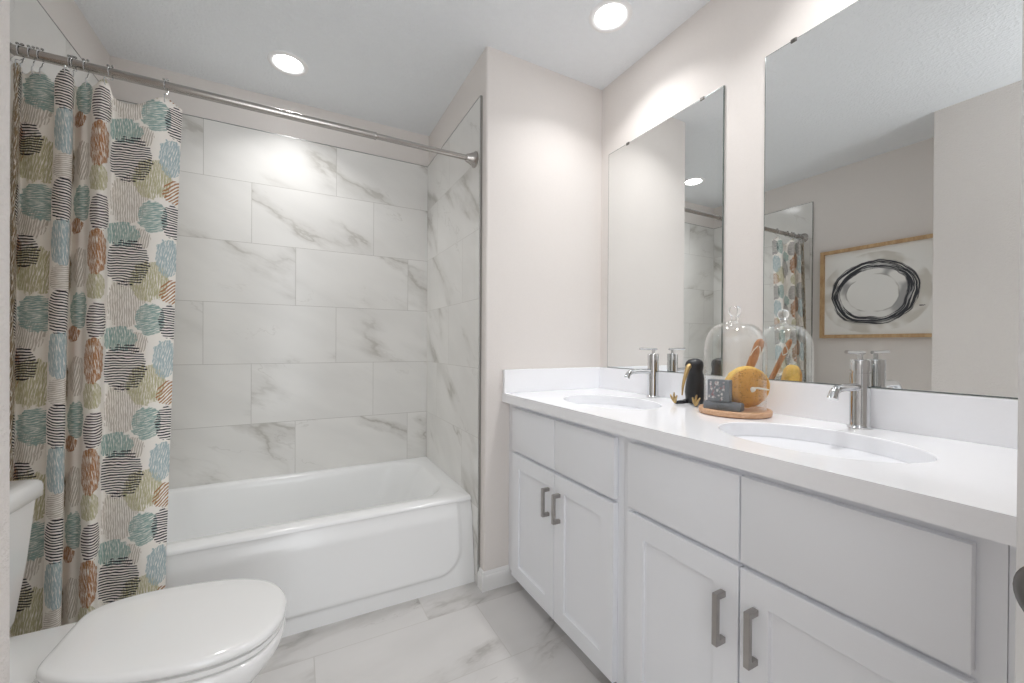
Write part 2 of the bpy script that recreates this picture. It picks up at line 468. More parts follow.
obj('apron', bm, M_TUB, tub, smooth=60)
bm = bmesh.new(); lathe(bm, [(0.002, 0.0), (0.030, 0.0), (0.032, 0.002), (0.026, 0.004), (0.002, 0.003)], (-0.47, 2.18, 0.0555), 24)
obj('drain', bm, M_CHROME, tub, smooth=50)

# ------------------------------------------------------------------ shower rod
RY, RZ = 1.752, 1.969
rod = thing('shower_curtain_rod', 'brushed nickel tension shower rod spanning the tub alcove above the curtain', 'curtain rod', (0, RY, RZ))
xl, xr = XL+TT, XP-TT-0.002
XJ = 0.285
bm = bmesh.new(); lathe(bm, [(0.0145, xl+0.02), (0.0145, XJ-0.003)], (0, RY, RZ), 28, 'x'); obj('outer_tube', bm, M_ROD, rod, smooth=60)
bm = bmesh.new(); lathe(bm, [(0.0145, XJ-0.003), (0.0152, XJ-0.002), (0.0152, XJ+0.004), (0.0125, XJ+0.005)], (0, RY, RZ), 28, 'x'); obj('joint_collar', bm, M_ROD, rod, smooth=40)
bm = bmesh.new(); lathe(bm, [(0.0118, XJ), (0.0118, xr-0.02)], (0, RY, RZ), 28, 'x'); obj('inner_tube', bm, M_ROD, rod, smooth=60)
for s, xe in ((1, xl), (-1, xr)):
    bm = bmesh.new(); q_ = 0.42 if s > 0 else 1.0
    lathe(bm, [(0.003, xe)] + [(r_, xe+s*h_*q_) for r_, h_ in ((0.036, 0), (0.037, 0.005), (0.030, 0.011), (0.027, 0.020), (0.021, 0.032), (0.017, 0.046), (0.0125, 0.048))], (0, RY, RZ), 32, 'x')
    obj('end_flange', bm, M_ROD, rod, smooth=50)

# ------------------------------------------------------------------ shower curtain
CP = [(9, 1.745), (14, 1.722), (18, 1.735), (21, 1.757), (30, 1.746), (40, 1.741), (50, 1.752), (54.5, 1.750), (52.0, 1.712),
      (58, 1.690), (66, 1.690), (70.5, 1.706), (70.3, 1.740), (72.5, 1.766), (79, 1.744), (86, 1.738), (91, 1.708), (98, 1.694),
      (105, 1.710), (110, 1.742), (120, 1.739), (133, 1.731), (148, 1.721), (158, 1.724), (167, 1.736), (177, 1.752)]
ctrl = [Vector((at_y(u-(0.8 if 50 < u < 160 else 0.3), 250, y).x, y, 0)) for u, y in CP]
PER = 14
path = catmull(ctrl, PER)
arc = [0.0]
for a, b in zip(path[:-1], path[1:]): arc.append(arc[-1]+(b-a).length)
def t_to_u(t):
    f = t*PER; i = min(int(f), len(arc)-2); return arc[i]+(arc[i+1]-arc[i])*(f-i)
HOOKT = [1, 2.3, 4, 4.8, 9.5, 12.5, 14.6, 17.4, 23.2]     # where the hooks hold the hem (path parameter)
HOOKX = [(14, .0), (21, .0), (28, .0), (36, .0), (62, .0), (71, .0), (79, .0), (106, .0), (159, .0)]
hook_u = [t_to_u(t) for t in HOOKT]
ZHEM = 1.925
def top_z(u):
    hs = hook_u
    if u <= hs[0]: return ZHEM
    if u >= hs[-1]: return ZHEM - 0.030*smooth01((u-hs[-1])/0.05)*0.6
    for a, b in zip(hs[:-1], hs[1:]):
        if a <= u <= b:
            s = (u-a)/(b-a); return ZHEM - min(0.045, 0.32*(b-a))*(math.sin(math.pi*s)**1.2)
ZBOT = 0.055
def curtain_point(i, s, ut):
    """s 0 at the hem, 1 at the floor end"""
    z = top_z(ut)*(1-s) + ZBOT*s
    p = path[i]
    k = 1.0 + (0.065 if z > 1.45 else 0.045)*(z-1.45)
    x0 = -0.752
    x = x0 + (p.x-x0)*k
    amp = 1.0 - 0.22*s
    yc = 1.742 - 0.052*s
    wob = 0.006*math.sin(7*ut+3.1*z)*math.sin(math.pi*min(1, s*1.3)) * (1 - s*0.5)
    return Vector((x, yc + (p.y-1.730)*amp + wob, z))
bm = bmesh.new(); uvl = bm.loops.layers.uv.new('UVMap')
NZ = 110
cg = []
for i, p in enumerate(path):
    cg.append([bm.verts.new(curtain_point(i, k/NZ, arc[i])) for k in range(NZ+1)])
for i in range(len(path)-1):
    for k in range(NZ):
        f = bm.faces.new((cg[i][k], cg[i][k+1], cg[i+1][k+1], cg[i+1][k]))
        for lp, (ii, kk) in zip(f.loops, ((i, k), (i, k+1), (i+1, k+1), (i+1, k))):
            lp[uvl].uv = (arc[ii], cg[ii][kk].co.z)

def motif_group():
    g = bpy.data.node_groups.new('brush_motif', 'ShaderNodeTree')
    def sock(n, ty, io='INPUT', dv=None):
        s = g.interface.new_socket(n, in_out=io, socket_type=ty)
        if dv is not None: s.default_value = dv
    sock('Base', 'NodeSocketColor'); sock('UV', 'NodeSocketVector'); sock('Ink', 'NodeSocketColor')
    for n in ('cu', 'cv', 'ru', 'rv', 'ca', 'sa', 'freq', 'blend', 'thr', 'seed'): sock(n, 'NodeSocketFloat')
    sock('Color', 'NodeSocketColor', 'OUTPUT')
    t = NT(g); gi = t.n('NodeGroupInput').outputs; go = t.n('NodeGroupOutput')
    P = 0.337
    s = t.sep(gi['UV'])
    du = t.m('SUBTRACT', s[0], gi['cu']); dv = t.m('SUBTRACT', s[1], gi['cv'])
    dv = t.m('SUBTRACT', dv, t.m('MULTIPLY', t.m('ROUND', t.m('DIVIDE', dv, P)), P))
    sd = t.xyz(gi['seed'], gi['seed'], 0.0)
    lv = t.vm('ADD', t.xyz(du, dv, 0.0), sd)
    edge = t.noise(lv, 70, 2)[0]
    e = t.m('SQRT', t.m('ADD', t.m('POWER', t.m('ABSOLUTE', t.m('DIVIDE', du, gi['ru'])), 2.2), t.m('POWER', t.m('ABSOLUTE', t.m('DIVIDE', dv, gi['rv'])), 2.2)))
    e = t.m('ADD', e, t.m('MULTIPLY', t.m('SUBTRACT', edge, 0.5), 0.6))
    inside = t.ramp(e, 0.97, 1.03, 1.0, 0.0)
    a = t.m('ADD', t.m('MULTIPLY', du, gi['ca']), t.m('MULTIPLY', dv, gi['sa']))
    q = t.m('SUBTRACT', t.m('MULTIPLY', dv, gi['ca']), t.m('MULTIPLY', du, gi['sa']))
    lowf = t.noise(lv, 22, 2)[0]
    sn = t.m('ADD', t.m('MULTIPLY', t.m('SINE', t.m('ADD', t.m('MULTIPLY', q, gi['freq']), t.m('MULTIPLY', lowf, 11.0))), 0.5), 0.5)
    st = t.noise(t.vm('ADD', t.xyz(t.m('MULTIPLY', a, 44.0), t.m('MULTIPLY', q, 620.0), 0.0), sd), 1.0, 2)[0]
    val = t.m('ADD', t.m('MULTIPLY', sn, t.m('SUBTRACT', 1.0, gi['blend'])), t.m('MULTIPLY', st, gi['blend']))
    mk = t.m('MULTIPLY', t.ramp(val, t.m('SUBTRACT', gi['thr'], 0.05), t.m('ADD', gi['thr'], 0.05)), inside)
    t.put(go.inputs['Color'], t.mix(mk, gi['Base'], gi['Ink']))
    return g
MG = motif_group()
INK = dict(black=lin(52, 50, 58), plum=lin(72, 60, 70), teal=lin(148, 173, 167), blue=lin(168, 187, 191), olive=lin(190, 185, 150),
           brown=lin(172, 126, 88), beige=lin(200, 192, 182), sand=lin(150, 132, 104), green=lin(142, 164, 146))
PXM = 0.0031
# (path parameter t, image row, half width m, half height m, ink, style)
MOT = [
 # far-left fold and first broad panel
 (1.0, 150, .018, .17, 'sand', 'fill'), (2.1, 205, .012, .06, 'black', 'stripe'), (2.6, 255, .015, .06, 'brown', 'fill'),
 (3.9, 223, .045, .045, 'beige', 'line'), (4.5, 270, .056, .072, 'olive', 'fill'), (5.0, 202, .050, .054, 'teal', 'fillh'), (3.6, 252, .038, .052, 'black', 'stripe'),
 # tall protruding fold
 (9.6, 279, .034, .042, 'beige', 'lineh'), (9.6, 242, .036, .070, 'blue', 'fill'), (9.6, 199, .040, .064, 'black', 'stripe'),
 (11.6, 235, .020, .060, 'brown', 'fill'), (12.4, 275, .018, .070, 'sand', 'fill'),
 # next narrow panel
 (14.4, 267, .026, .060, 'beige', 'line'), (14.5, 202, .034, .054, 'teal', 'fillh'), (13.7, 226, .022, .026, 'brown', 'fill'),
 # rounded bulge
 (16.6, 286, .034, .040, 'olive', 'fill'), (17.3, 211, .040, .054, 'plum', 'stripe'), (16.7, 251, .037, .070, 'brown', 'fill'),
 # broad right-hand panel
 (20.6, 200, .050, .078, 'beige', 'line'), (21.5, 240, .028, .034, 'beige', 'line'), (22.2, 281, .050, .066, 'olive', 'fill'), (20.2, 234, .046, .040, 'teal', 'fill'),
 (20.7, 263, .058, .074, 'black', 'stripe'), (22.4, 216, .038, .052, 'teal', 'fillh'), 
 # hem edge
 (24.6, 293, .032, .040, 'brown', 'lined'), (24.2, 258, .034, .062, 'blue', 'fill'), (24.7, 223, .036, .056, 'black', 'stripe'),
]
m, t, b = new_mat('printed_curtain_cloth')
uvn = t.n('ShaderNodeUVMap'); uvn.uv_map = 'UVMap'
cur = c4(lin(243, 239, 232))
rnd = random.Random(4)
STY = dict(fill=(90, 900, 0.92, 0.45), fillh=(8, 900, 0.92, 0.45), stripe=(-6, 760, 0.25, 0.52), line=(86, 1000, 0.75, 0.48), lineh=(3, 1000, 0.7, 0.47), lined=(35, 700, 0.7, 0.50))
for k, (tt, row, ru, rv, ink, sty) in enumerate(MOT):
    ang, fr, bl, th = STY[sty]
    ang = math.radians(ang + rnd.uniform(-10, 10))
    i = int(tt*PER)
    g = t.n('ShaderNodeGroup'); g.node_tree = MG
    t.put(g.inputs['Base'], cur); t.put(g.inputs['UV'], uvn.outputs[0]); g.inputs['Ink'].default_value = c4(INK[ink])
    zc = at_y(CP[min(int(round(tt)), len(CP)-1)][0], row, path[i].y).z
    vals = dict(cu=t_to_u(tt), cv=zc, ru=ru, rv=rv, ca=math.cos(ang), sa=math.sin(ang), freq=fr, blend=bl, thr=th, seed=k*3.7+1)
    for kk, vv in vals.items(): g.inputs[kk].default_value = vv
    cur = g.outputs[0]
t.put(b.inputs['Base Color'], cur); b.inputs['Roughness'].default_value = 0.85
b.inputs['Specular IOR Level'].default_value = 0.15
weave = t.noise(t.vm('MULTIPLY', uvn.outputs[0], (900, 900, 1)), 1.0, 1)[0]
bump(t, b, weave, 0.06, 0.0005)
M_CURTAIN = m
cur_o = obj('shower_curtain', bm, M_CURTAIN, smooth=180)
sol = cur_o.modifiers.new('thickness', 'SOLIDIFY'); sol.thickness = 0.0012; sol.offset = 0
tag(cur_o, 'shower curtain printed with brushed teal, brown, olive and black striped ovals', 'shower curtain')

ORD = ['leftmost', 'second from the left', 'third from the left', 'fourth from the left', 'holding the tall black striped fold', 'just right of the tall striped fold',
       'above the narrow teal panel', 'above the bulging brown oval fold', 'nearest the curtain\'s open right edge']
for k, tt in enumerate(HOOKT):
    i = int(round(tt*PER)); hp = curtain_point(i, 0, arc[i])
    h = thing('curtain_hook', 'metal curtain hook on the shower rod, ' + ORD[k], 'curtain hook', (hp.x, RY, RZ), 'curtain hooks on the rod')
    bm = bmesh.new()
    R = 0.0175; pts = []
    for a in range(-150, 151, 15):
        pts.append((hp.x+0.0006*a/15*0.4, RY+R*math.sin(math.radians(a)), RZ+R*math.cos(math.radians(a))))
    pts[-1:] = [(hp.x+0.003, RY+0.004, RZ-0.020), (hp.x+0.002, (RY+hp.y)/2, RZ-0.032), (hp.x, hp.y-0.005, hp.z+0.006), (hp.x, hp.y-0.005, hp.z-0.012), (hp.x, hp.y+0.001, hp.z-0.018), (hp.x, hp.y+0.006, hp.z-0.012)]
    tube(bm, catmull(pts, 2), 0.0014, 8)
    obj('wire', bm, M_CHROME, h, smooth=60)
    for dx in (-0.005, 0.005):
        bm = bmesh.new(); bmesh.ops.create_uvsphere(bm, u_segments=12, v_segments=8, radius=0.0038, matrix=Matrix.Translation((hp.x+dx, RY-0.004, RZ+0.0195)))
        obj('roller_ball', bm, M_TRIMMETAL, h, smooth=180)

# ------------------------------------------------------------------ toilet
TY = 1.250
toilet = thing('toilet', 'white ceramic toilet with its lid closed in front of the patterned shower curtain', 'toilet', (-0.4, TY, 0))
LIDP = [(-0.468, 0.0), (-0.468, 0.050), (-0.466, 0.084), (-0.458, 0.106), (-0.440, 0.126), (-0.40, 0.148), (-0.34, 0.166), (-0.26, 0.175), (-0.19, 0.174), (-0.13, 0.162), (-0.08, 0.137), (-0.048, 0.102), (-0.029, 0.060), (-0.022, 0.026), (-0.021, 0.0)]
half = catmull([(x, y, 0) for x, y in LIDP], 4)
def egg(scale_in, z, tilt=0.0, dx=0.0, sx=1.0, sy=1.0, skew=0.0):
    pts = []
    cx = -0.24
    def f(x, y):
        X = cx + (x-cx)*sx + dx; Y = y*sy
        # inset towards the centre line
        L = math.hypot((x-cx)/0.225, y/0.19) + 1e-6
        X -= scale_in*((x-cx)/0.225)/L; Y -= scale_in*(y/0.19)/L
        Y += skew*(-0.17-X) - 0.09*skew; X += skew*Y*0.5
        return Vector((X, TY+Y, z - tilt*(X+0.24)))
    for p in half: pts.append(f(p.x, p.y))
    for p in reversed(half[1:-1]): pts.append(f(p.x, -p.y))
    return pts
TILT = 0.058; SKEW = 0.105   # lid and seat sit slightly turned on their bolts
ZL = 0.427
bm = bmesh.new()
loft(bm, [egg(0.006, ZL-0.020, TILT, skew=SKEW), egg(0.001, ZL-0.018, TILT, skew=SKEW), egg(0.0, ZL-0.012, TILT, skew=SKEW), egg(0.001, ZL-0.006, TILT, skew=SKEW), egg(0.006, ZL-0.0015, TILT, skew=SKEW), egg(0.014, ZL+0.0005, TILT, skew=SKEW), egg(0.05, ZL+0.003, TILT, skew=SKEW), egg(0.11, ZL+0.005, TILT, skew=SKEW)])
obj('lid', bm, M_PORC, toilet, smooth=60)
bm = bmesh.new(); z0 = ZL-0.0255
loft(bm, [egg(0.012, z0-0.016, TILT, skew=SKEW), egg(0.006, z0-0.014, TILT, skew=SKEW), egg(0.0045, z0-0.009, TILT, skew=SKEW), egg(0.006, z0-0.002, TILT, skew=SKEW), egg(0.014, z0, TILT, skew=SKEW)])
obj('seat', bm, M_PORC, toilet, smooth=60)
for s in (-1, 1):
    bm = newbox(-0.470, -0.444, TY+s*0.070-0.020, TY+s*0.070+0.020, 0.3995, 0.420, bev=0.006, seg=3)
    obj('hinge', bm, M_PORC, toilet, smooth=50)
bm = bmesh.new()
ZB = ZL-0.046
rings = []
for z, ins, dx, sx, sy in ((0.0, 0.0, -0.165, 0.66, 0.62), (0.02, 0.002, -0.165, 0.655, 0.60), (0.09, 0.0, -0.15, 0.64, 0.56), (0.17, 0.0, -0.11, 0.70, 0.64), (0.24, 0.0, -0.062, 0.82, 0.80), (0.30, 0.0, -0.026, 0.93, 0.925), (0.345, 0.0, -0.006, 0.985, 0.98), (ZB-0.012, 0.003, 0.0, 1.0, 1.0), (ZB-0.004, 0.006, 0.0, 1.0, 1.0), (ZB, 0.013, 0.0, 1.0, 1.0)):
    rings.append(egg(ins, z, TILT*smooth01((z-0.2)/0.15), dx, sx, sy, SKEW*smooth01(z/0.33)))
loft(bm, rings)
obj('bowl', bm, M_PORC, toilet, smooth=60)
bm = bmesh.new()
DY = 0.163
loft(bm, [rrect(-0.735, -0.42, TY-0.10, TY+0.10, 0.04, 0.0), rrect(-0.735, -0.42, TY-0.10, TY+0.10, 0.04, 0.20), rrect(-0.745, -0.44, TY-0.13, TY+0.13, 0.04, 0.30), rrect(-0.75, -0.40, TY-DY, TY+DY, 0.05, 0.365),
          rrect(-0.75, -0.40, TY-DY, TY+DY, 0.05, 0.392), rrect(-0.747, -0.403, TY-DY+0.003, TY+DY-0.003, 0.05, 0.398), rrect(-0.742, -0.41, TY-DY+0.008, TY+DY-0.008, 0.045, 0.400)])
obj('rear_deck', bm, M_PORC, toilet, smooth=50)
bm = bmesh.new()
xb = XL+0.006
def tk(dx, w_, z): return rrect(xb, xb+dx, TY-w_, TY+w_, 0.022, z)
loft(bm, [tk(0.146, 0.190, 0.4005), tk(0.154, 0.202, 0.4060), tk(0.158, 0.207, 0.4200), tk(0.172, 0.224, 0.5560), tk(0.182, 0.238, 0.7080)])
obj('tank', bm, M_PORC, toilet, smooth=50)
bm = bmesh.new()
loft(bm, [tk(0.186, 0.242, 0.7080), tk(0.191, 0.247, 0.7120), tk(0.192, 0.248, 0.7360), tk(0.190, 0.246, 0.7470), tk(0.184, 0.240, 0.7530), tk(0.173, 0.228, 0.7560)])
obj('tank_lid', bm, M_PORC, toilet, smooth=50)

# ------------------------------------------------------------------ vanity cabinets
XD, XFR = 0.850, 0.870
def shaker(y0, y1, z0, z1, st=0.060, rec=0.009):
    """door: stiles and rails around a recessed flat panel, as one mesh"""
    bm = bmesh.new()
    xb_ = XFR-0.001
    def rect(x, a, b): return [Vector((x, y0+a, z0+a)), Vector((x, y1-a, z0+a)), Vector((x, y1-a, z1-a)), Vector((x, y0+a, z1-a))]
    loft(bm, [rect(xb_, 0, 0), rect(XD+0.0012, 0, 0), rect(XD+0.0003, 0.0005, 0), rect(XD, 0.0015, 0), rect(XD, st-0.0012, 0), rect(XD+0.0012, st, 0), rect(XD+rec-0.0015, st+0.0006, 0), rect(XD+rec, st+0.002, 0)])
    return bm
def flat_front(y0, y1, z0, z1): return newbox(XD, XFR-0.001, y0, y1, z0, z1, bev=0.0018)
def bar_pull(parent, y, z0, z1):
    bm = newbox(XD-0.032, XD-0.021, y-0.0065, y+0.0065, z0, z1, bev=0.0015)
    for z in (z0, z1-0.013): box(bm, XD-0.024, XD, y-0.0065, y+0.0065, z, z+0.013, bev=0.001)
    o = obj('handle', bm, M_NICKEL, parent); o['label'] = 'brushed nickel bar handle'
def cabinet(label, y0, y1, yl, ym, yr, end_filler=None):
    t = thing('vanity_cabinet', label, 'cabinet', (1.1, (y0+y1)/2, 0), 'vanity base cabinets')
    bm = newbox(XFR, XR-0.001, y0, y1, 0.070, 0.8435)
    obj('body', bm, M_CAB, t)
    bm = newbox(0.945, XR-0.001, y0, y1, 0.0, 0.070)
    obj('toe_kick', bm, M_CAB, t)
    for a, b in ((ym+0.002, yl), (yr, ym-0.002)):
        obj('drawer_front', flat_front(a, b, 0.637, 0.8235), M_CAB, t, smooth=30)
        d = obj('door', shaker(a, b, 0.077, 0.624), M_CAB, t)
        bar_pull(d, (ym+0.036 if a > ym else ym-0.036), *((0.455, 0.562) if y1 > 1 else (0.440, 0.556)))
    return t
cabinet('white two-door vanity cabinet nearest the bathtub, four fronts with closely paired handles', 0.906, YP-0.001, 1.586, 1.251, 0.932)
rc = cabinet('white two-door vanity cabinet under the near sink with the drawer fronts closest to the camera', 0.168, 0.905, 0.873, 0.538, 0.197)
obj('filler_strip', newbox(XFR+0.003, XFR+0.02, 0.135, 0.1675, 0.070, 0.8435), M_CAB, rc)

# ------------------------------------------------------------------ countertop with two undermount sink cut-outs
XF = 0.831; ZU = 0.844
SINKS = [(1.094, 1.224, 'far'), (1.094, 0.518, 'near')]
SA, SB = 0.160, 0.212     # half depth (x), half width (y)
ct = thing('vanity_countertop', 'long white quartz vanity countertop with two oval sink cutouts', 'countertop', (1.1, 0.9, ZC))
bm = bmesh.new()
YC0, YC1, XB = 0.10, YP-0.001, XR-0.001
NS = 120
def counter_ring(cx, cy, hy):
    inner, outer = [], []
    for k in range(NS):
        a = 2*math.pi*k/NS; c, s = math.cos(a), math.sin(a)
        inner.append((cx+SA*c, cy+SB*s))
        # hit of the ray with the block rectangle
        tx = ((XB-cx)/c if c > 1e-9 else ((XF-cx)/c if c < -1e-9 else 1e9))
        ty = (hy/abs(s) if abs(s) > 1e-9 else 1e9)
        r = min(tx, ty); outer.append((cx+r*c, cy+r*s))
    # pull the nearest outer points onto the rectangle corners
    for X in (XF, XB):
        for Y in (cy-hy, cy+hy):
            j = min(range(NS), key=lambda q: (outer[q][0]-X)**2+(outer[q][1]-Y)**2); outer[j] = (X, Y)
    return inner, outer
HY = 0.27
for cx, cy, _ in SINKS:
    inn, out = counter_ring(cx, cy, HY)
    def lift(ps, z, d=0.0):
        r = []
        for x, y in ps:
            v = Vector((x-cx, y-cy)); v = v*(1+d/max(v.length, 1e-6)); r.append(Vector((cx+v.x, cy+v.y, z)))
        return r
    loft(bm, [lift(out, ZU), lift(inn, ZU), lift(inn, ZC-0.003), lift(inn, ZC-0.001, 0.001), lift(inn, ZC, 0.003), lift(out, ZC)], True, False, False)
spans = [(YC0, SINKS[1][1]-HY), (SINKS[1][1]+HY, SINKS[0][1]-HY), (SINKS[0][1]+HY, YC1)]
for a, b_ in spans:
    for z in (ZU, ZC):
        f = [bm.verts.new((x, y, z)) for x, y in ((XF, a), (XB, a), (XB, b_), (XF, b_))]; bm.faces.new(f)
def quad(*ps): bm.faces.new([bm.verts.new(p) for p in ps])
quad((XF, YC0, ZU), (XF, YC1, ZU), (XF, YC1, ZC), (XF, YC0, ZC))
quad((XB, YC0, ZU), (XB, YC1, ZU), (XB, YC1, ZC), (XB, YC0, ZC))
quad((XF, YC0, ZU), (XB, YC0, ZU), (XB, YC0, ZC), (XF, YC0, ZC))
quad((XF, YC1, ZU), (XB, YC1, ZU), (XB, YC1, ZC), (XF, YC1, ZC))
bmesh.ops.remove_doubles(bm, verts=bm.verts[:], dist=0.0004)
obj('worktop', bm, M_QUARTZ, ct)
obj('backsplash', newbox(XR-0.020, XR-0.001, YC0, YP-0.001, ZC, 0.991, bev=0.0012), M_QUARTZ, ct)
obj('side_splash', newbox(XF+0.003, XR-0.0205, YP-0.020, YP-0.001, ZC, 0.991, bev=0.0012), M_QUARTZ, ct)

for cx, cy, nm in SINKS:
    lab = ('white oval undermount sink at the far end of the vanity, beside the bird figurine' if nm == 'far' else 'white oval undermount sink at the near end of the vanity, right of the glass cloche')
    s = thing('undermount_sink', lab, 'sink', (cx, cy, ZU), 'undermount sinks')
    bm = bmesh.new()
    prof = [(1.10, 0.0), (1.03, 0.0), (1.022, -0.002)] + [(1.018*math.cos(math.radians(q_))**0.95, -0.004-0.128*math.sin(math.radians(q_))) for q_ in range(4, 88, 6)]
    prof += [(0.10, -0.148), (0.45, -0.142), (0.70, -0.127), (0.90, -0.095), (1.01, -0.048), (1.04, -0.012), (1.10, -0.010)]
    rings = [[Vector((cx+SA*k*math.cos(2*math.pi*i/64), cy+SB*k*math.sin(2*math.pi*i/64), ZU-0.0006+h)) for i in range(64)] for k, h in prof]
    loft(bm, rings, True, False, False)
    obj('bowl', bm, M_SINK, s, smooth=50)
    bm = bmesh.new(); lathe(bm, [(0.001, -0.136), (0.020, -0.136), (0.022, -0.133), (0.017, -0.130), (0.001, -0.129)], (cx, cy, ZU), 28)
    obj('drain', bm, M_CHROME, s, smooth=50)
    bm = bmesh.new(); lathe(bm, [(0.001, 0.0), (0.008, 0.0), (0.009, -0.003), (0.001, -0.003)], (cx+SA*0.955, cy, ZU-0.030), 20, 'x')
    obj('overflow_ring', bm, M_CHROME, s, smooth=50)

# ------------------------------------------------------------------ taps
def faucet(x, y, label, tilt=0.0):
    z_ = ZC+0.0004
    t = thing('faucet', label, 'faucet', (x, y, z_), 'single lever faucets')
    bm = bmesh.new()
    lathe(bm, [(0.002, 0.0), (0.028, 0.0), (0.028, 0.004), (0.0235, 0.008), (0.0225, 0.012), (0.0225, 0.1495), (0.0205, 0.1500), (0.0205, 0.1535), (0.0225, 0.154), (0.0225, 0.183), (0.0205, 0.186), (0.002, 0.186)], (x, y, ZC), 40)
    obj('body', bm, M_CHROME, t, smooth=35)
    bm = bmesh.new()
    z = ZC+0.112
    pts = [(x-0.015, y, z), (x-0.06, y, z+0.001), (x-0.105, y, z+0.001), (x-0.128, y, z-0.002), (x-0.142, y, z-0.011), (x-0.149, y, z-0.025)]
    pp = catmull(pts, 5); tube(bm, pp, [0.0105]*(len(pp)-4)+[0.0110, 0.0115, 0.0118, 0.0118], 20)
    obj('spout', bm, M_CHROME, t, smooth=50)
    bm = bmesh.new(); lathe(bm, [(0.006, 0.1855), (0.006, 0.203)], (x, y, ZC), 20)
    obj('lever_stem', bm, M_CHROME, t, smooth=50)
    bm = bmesh.new()
    tube(bm, [(x+0.020, y, ZC+0.205), (x-0.078, y, ZC+0.207)], 0.0048, 14)
    obj('lever', bm, M_CHROME, t, smooth=50)
faucet(1.342, 1.2345, 'chrome single-lever faucet behind the far sink, near the black bird')
faucet(1.356, 0.5235, 'chrome single-lever faucet behind the near sink, right of the glass cloche')

# ------------------------------------------------------------------ frameless mirrors
def mirror(y0, y1, z1, clips, label):
    t = thing('wall_mirror', label, 'mirror', (XR, (y0+y1)/2, 1.5), 'frameless vanity mirrors')
    z0 = 0.9925
    bm = bmesh.new()
    def rc_(x, i): return [Vector((x, y0+i, z0+i)), Vector((x, y1-i, z0+i)), Vector((x, y1-i, z1-i)), Vector((x, y0+i, z1-i))]
    loft(bm, [rc_(XR-0.001, 0), rc_(XR-0.0065, 0), rc_(XR-0.007, 0.0022)])
    bm.normal_update()
    for f in bm.faces: f.material_index = 0 if f.calc_center_median().x < XR-0.0069 else 1   # ground edge around the silvered face
    obj('glass', bm, None, t, mats=[M_MIRROR, M_MEDGE])
    for y in clips:
        bm = newbox(XR-0.010, XR-0.001, y-0.009, y+0.009, z1-0.008, z1+0.004, bev=0.002)
        c = obj('clip', bm, M_BRONZE, t); c['label'] = 'small dark metal clip'
mirror(0.961, 1.589, 2.076, (1.455, 1.052), 'frameless rectangular mirror over the far sink, next to the corner')
mirror(0.185, 0.811, 2.086, (0.722, 0.30), 'frameless rectangular mirror over the near sink, reflecting the framed ring painting')

# ------------------------------------------------------------------ framed art over the toilet (seen in the mirror)
PY0, PY1, PZ0, PZ1 = 0.955, 1.624, 1.169, 1.823
art = thing('framed_painting', 'square oak-framed abstract painting of a black ink ring above the toilet', 'picture', (XL, 1.32, 1.5))
def bar_(a, b_, c, d): return newbox(XL+0.001, XL+0.034, a, b_, c, d, bev=0.0015)
FWD = 0.024
bm = bmesh.new()
def fr(x, ins): return [Vector((x, PY0+ins, PZ0+ins)), Vector((x, PY1-ins, PZ0+ins)), Vector((x, PY1-ins, PZ1-ins)), Vector((x, PY0+ins, PZ1-ins))]
loft(bm, [fr(XL+0.001, 0), fr(XL+0.033, 0), fr(XL+0.034, 0.001), fr(XL+0.034, FWD-0.001), fr(XL+0.033, FWD), fr(XL+0.010, FWD)], True, True, True)
obj('frame', bm, M_OAK, art)
def art_mat():
    m, t, b = new_mat('ink_ring_painting')
    p = pos(t); s = t.sep(p)
    u = t.m('DIVIDE', t.m('SUBTRACT', 1.312, s[1]), 0.238)     # to the right as one faces the wall
    u = t.m('MULTIPLY', u, -1.0)
    v = t.m('DIVIDE', t.m('SUBTRACT', s[2], 1.480), 0.216)
    cu, su = math.cos(0.25), math.sin(0.25)
    wob = t.noise(p, 5.0, 3)[1]; ws = t.sep(t.vm('SUBTRACT', wob, (0.5, 0.5, 0.5)))
    u = t.m('ADD', u, t.m('MULTIPLY', ws[0], 0.28)); v = t.m('ADD', v, t.m('MULTIPLY', ws[1], 0.28))
    r = t.m('SQRT', t.m('ADD', t.m('MULTIPLY', u, u), t.m('MULTIPLY', v, v)))
    an = t.m('ARCTAN2', v, u)
    streak = t.noise(t.xyz(t.m('MULTIPLY', r, 26.0), t.m('COSINE', an), t.m('SINE', an)), 1.0, 3, 0.6)[0]
    def ring(r0, w_, lo, hi, src): 
        band = t.ramp(t.m('ABSOLUTE', t.m('SUBTRACT', r, r0)), w_*0.75, w_, 1.0, 0.0)
        return t.m('MULTIPLY', band, t.ramp(src, lo, hi))
    big = t.noise(t.vm('ADD', p, (3, 1, 2)), 6.0, 2)[0]
    wash = ring(1.13, 0.20, 0.36, 0.54, big)
    dark = ring(0.93, 0.15, 0.40, 0.50, streak)
    grey = ring(0.76, 0.17, 0.44, 0.60, big)
    thin = ring(0.62, 0.02, 0.40, 0.5, big)
    c = t.mix(t.m('MULTIPLY', wash, 0.55), c4(lin(242, 241, 238)), c4(lin(186, 179, 164)))
    c = t.mix(t.m('MULTIPLY', thin, 0.5), c, c4(lin(160, 156, 146)))
    c = t.mix(t.m('MULTIPLY', grey, 0.8), c, c4(lin(140, 140, 142)))
    c = t.mix(dark, c, c4(lin(44, 46, 54)))
    t.put(b.inputs['Base Color'], c); b.inputs['Roughness'].default_value = 0.6
    return m
obj('paper', newbox(XL+0.0105, XL+0.012, PY0+FWD, PY1-FWD, PZ0+FWD, PZ1-FWD), art_mat(), art)
bm = bmesh.new()
sg = [(1.068, 1.374), (1.065, 1.380), (1.062, 1.373), (1.059, 1.380), (1.056, 1.373), (1.053, 1.379), (1.049, 1.374), (1.045, 1.378), (1.040, 1.376)]
tube(bm, catmull([(XL+0.0125, y, z) for y, z in sg], 4), 0.0016, 6)
